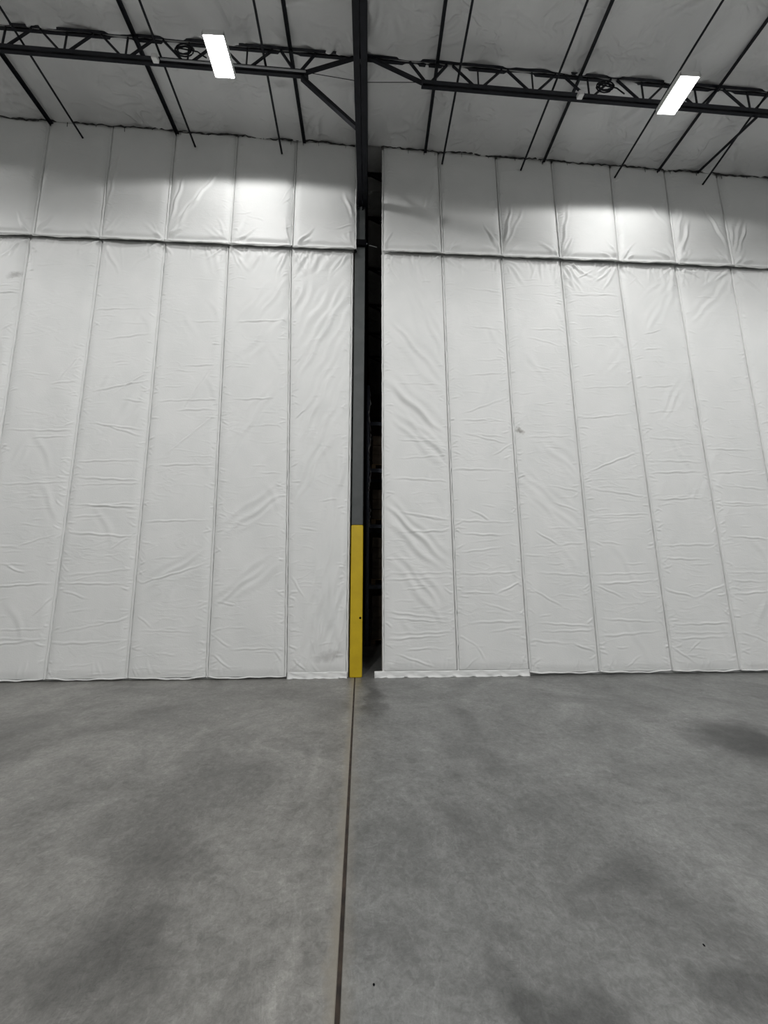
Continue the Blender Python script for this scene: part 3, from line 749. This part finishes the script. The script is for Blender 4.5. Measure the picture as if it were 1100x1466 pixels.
# ------------------------------------------------------------------ high bay lamps
def fixture(x, y, z, label, group='high bay lamps', watts=None):
    O = (x, y, z); r = empty('high_bay_lamp', O); tag(r, label, 'lamp', group)
    a, c = .16, .25
    mb = MB(O)
    mb.cbox(x-a, x+a, y-c, y+c, z+.02, z+.085, .012)
    for (x0, x1, y0_, y1_) in ((x-a, x-a+.012, y-c, y+c), (x+a-.012, x+a, y-c, y+c), (x-a, x+a, y-c, y-c+.012), (x-a, x+a, y+c-.012, y+c)):
        mb.box(x0, x1, y0_, y1_, z-.012, z+.03)
    mb.build('housing', M['white_paint'], r)
    MB(O).box(x-a+.014, x+a-.014, y-c+.014, y+c-.014, z+.008, z+.018).build('lens', M['lens'], r)
    for dy in (-.14, .16):
        MB(O).tube([(x, y+dy, z+.08), (x, y+.29, bot_z(x)-.004)], .004, 6).build('hanger', M['steel'], r)
    ld = bpy.data.lights.new('lamp_light', 'SPOT'); ld.spot_size = math.radians(171); ld.spot_blend = .10; ld.shadow_soft_size = .11
    ld.energy = watts or LAMP_W; ld.color = LAMP_COL
    lo = bpy.data.objects.new('lamp_light', ld); link(lo, r); lo.location = (0, 0, -.125)
    return r
ZL = .78
fixture(-2.32, 4.62, ceil_z(-2.32)-ZL, 'glaring white high bay lamp under the left joist')
fixture(4.87, 4.61, ceil_z(4.87)-ZL, 'glaring white high bay lamp under the right joist')
for y in (-3.6, -11.0):
    for x in (-9.7, -2.37, 4.96, 12.2):
        fixture(x, y, ceil_z(x)-ZL, 'high bay lamp behind the camera, outside the view', 'high bay lamps behind the camera', HALL_W)
for x in (-9.7, 12.2):
    fixture(x, 4.70, ceil_z(x)-ZL, 'high bay lamp beyond the side of the view', 'high bay lamps beyond the view')

# ------------------------------------------------------------------ dark store behind the gap
ld = bpy.data.lights.new('store_fill', 'POINT'); ld.energy = DIM_W; ld.shadow_soft_size = .15; ld.color = (1, .93, .85)  # weak fill added without a fixture, to bring out detail in the store
lo = bpy.data.objects.new('store_fill', ld); link(lo); lo.location = (-.9, 7.3, 5.5)
rk = empty('pallet_rack', (-.02, 8.9, 0))
tag(rk, 'dark steel pallet rack standing in the unlit store behind the gap', 'rack')
RO = (-.02, 8.9, 0)
for X in (-.03, 2.72):
    for Y in (8.85, 9.85):
        mb = MB(RO).box(X-.04, X+.04, Y-.004, Y+.004, 0, 6.35).box(X-.04, X-.034, Y-.03, Y+.03, 0, 6.35).box(X+.034, X+.04, Y-.03, Y+.03, 0, 6.35)
        mb.build('upright', M['rack'], rk)
        MB(RO).box(X-.06, X+.06, Y-.07, Y+.07, 0, .008).build('foot_plate', M['rack'], rk)
    for k in range(7):
        z = .3+k*.85
        MB(RO).bar((X, 8.87, z), (X, 9.83, z+.75 if k % 2 else z), .03, .03).build('brace', M['rack'], rk)
LEV = [1.36, 2.78, 4.15, 5.35]
for z in LEV:
    for Y in (8.83, 9.87):
        MB(RO).box(.01, 2.68, Y-.025, Y+.025, z-.09, z).build('beam', M['rack'], rk)
names = ['standing on the floor', 'on the lowest rack beam', 'on the second rack beam', 'on the third rack beam', 'on top of the rack']
for k, z in enumerate([.0]+LEV[:3]):
    O = (.65, 9.35, z)
    r = empty('pallet_load', O); tag(r, 'dark wrapped pallet of cartons ' + names[k] + ' behind the gap', 'pallet', 'wrapped pallets in the dark store')
    x0, x1, Y0, Y1 = .06, 1.20, 8.86, 9.84
    for j in range(6):
        yy = Y0+.02+j*(Y1-Y0-.12)/5
        MB(O).box(x0, x1, yy, yy+.085, z+.115, z+.135).build('board', M['wood'], r)
    for j in range(3):
        xx = x0+j*(x1-x0-.1)/2
        MB(O).box(xx, xx+.1, Y0, Y1, z+.0, z+.115).build('stringer', M['wood'], r)
    rng = random.Random(k)
    hh = .24; rows = 4 if k < 2 else 3
    for j in range(rows):
        for i in range(3):
            q = rng.uniform(-.012, .012)
            MB(O).cbox(x0+.02+i*.37, x0+.385+i*.37, Y0+.03+q, Y1-.03, z+.137+j*(hh+.004), z+.135+hh+j*(hh+.004), .006).build('carton', M['carton'], r)
    rngn = np.random.default_rng(30+k); ztop = z+.14+rows*(hh+.004)
    nxx, nzz = 46, 40
    s = np.linspace(0, 1, nxx)[None, :]; v = np.linspace(0, 1, nzz)[:, None]
    XX = x0-.005+(x1-x0+.01)*s+0*v; ZZ = z+.12+(ztop-z-.12)*v+0*s; hh_ = low_noise(rngn, XX, ZZ, 6, 50, 24, .006)
    for _ in range(16):
        cx, cz = rngn.uniform(x0, x1), rngn.uniform(z+.1, ztop); crease(hh_, XX, ZZ, (cx, cz, cx+rngn.uniform(-.3, .3), cz+rngn.uniform(-.5, .5)), .02, .012)
    grid_mesh('stretch_wrap', np.stack([XX, Y0-.025-hh_, ZZ], -1), M['wrap'], r, (0, .02, 0))
# a crumpled ribbon of loose film hanging down the rack upright
rng = random.Random(11); vs_ = []; fs_ = []
n = 70
for i in range(n):
    z = 6.2-3.5*i/(n-1); x = .012+.018*math.sin(i*.33)+rng.uniform(-.012, .012)
    ww = (.028 if (i//6) % 3 else .009)*rng.uniform(.5, 1.3)
    for k in range(4):
        vs_.append((x-ww/2+ww*k/3, 8.775+rng.uniform(-.014, .014), z+rng.uniform(-.01, .01)))
for i in range(n-1):
    for k in range(3):
        fs_.append((i*4+k, i*4+k+1, i*4+k+5, i*4+k+4))
o = mesh_obj('film_strip', [(a, b_-8.775, c-6.2) for a, b_, c in vs_], fs_, M['film']); o.location = (0, 8.775, 6.2)
tag(o, 'crumpled ribbon of loose clear film hanging down the dark rack upright', 'plastic film')
sm = o.modifiers.new('thickness', 'SOLIDIFY'); sm.thickness = .0015
# girts and bracing on the far wall
for k, z in enumerate((2.4, 4.6, 6.8, 8.9)):
    o = MB((0, FAR_Y-.08, z)).bar((-4, FAR_Y-.08, z), (5, FAR_Y-.08, z), .16, .1).build('wall_girt', M['steel']); o.location = (0, FAR_Y-.08, z)
    tag(o, ('lowest', 'second lowest', 'second highest', 'highest')[k] + ' dark girt on the far wall of the unlit store', 'girt', 'girts on the far wall')

# specks on the floor
def chip(x, y, r, lab, seed):
    rng = random.Random(seed); vs_ = []; fs_ = []
    for j, (zz, rr) in enumerate(((.0, .8), (.3, 1.0), (.7, .7))):
        for i in range(7):
            a = i/7*6.283; q = r*rr*rng.uniform(.75, 1.2)
            vs_.append((q*math.cos(a), q*math.sin(a)*1.5, r*zz))
    vs_.append((0, 0, r*.85))
    for j in range(2):
        for i in range(7):
            vs2 = (j*7+i, j*7+(i+1) % 7, j*7+7+(i+1) % 7, j*7+7+i); fs_.append(vs2)
    for i in range(7): fs_.append((14+i, 14+(i+1) % 7, 21))
    fs_.append(tuple(range(6, -1, -1)))
    o = mesh_obj('debris_chip', vs_, fs_, M['black'], None); o.location = (x, y, 0)
    tag(o, lab, 'debris', 'dark chips on the floor')
chip(.03, 1.815, .0045, 'tiny dark chip on the floor right of the saw joint', 1)
chip(1.53, 1.915, .0045, 'tiny dark chip on the floor far right of the joint', 2)
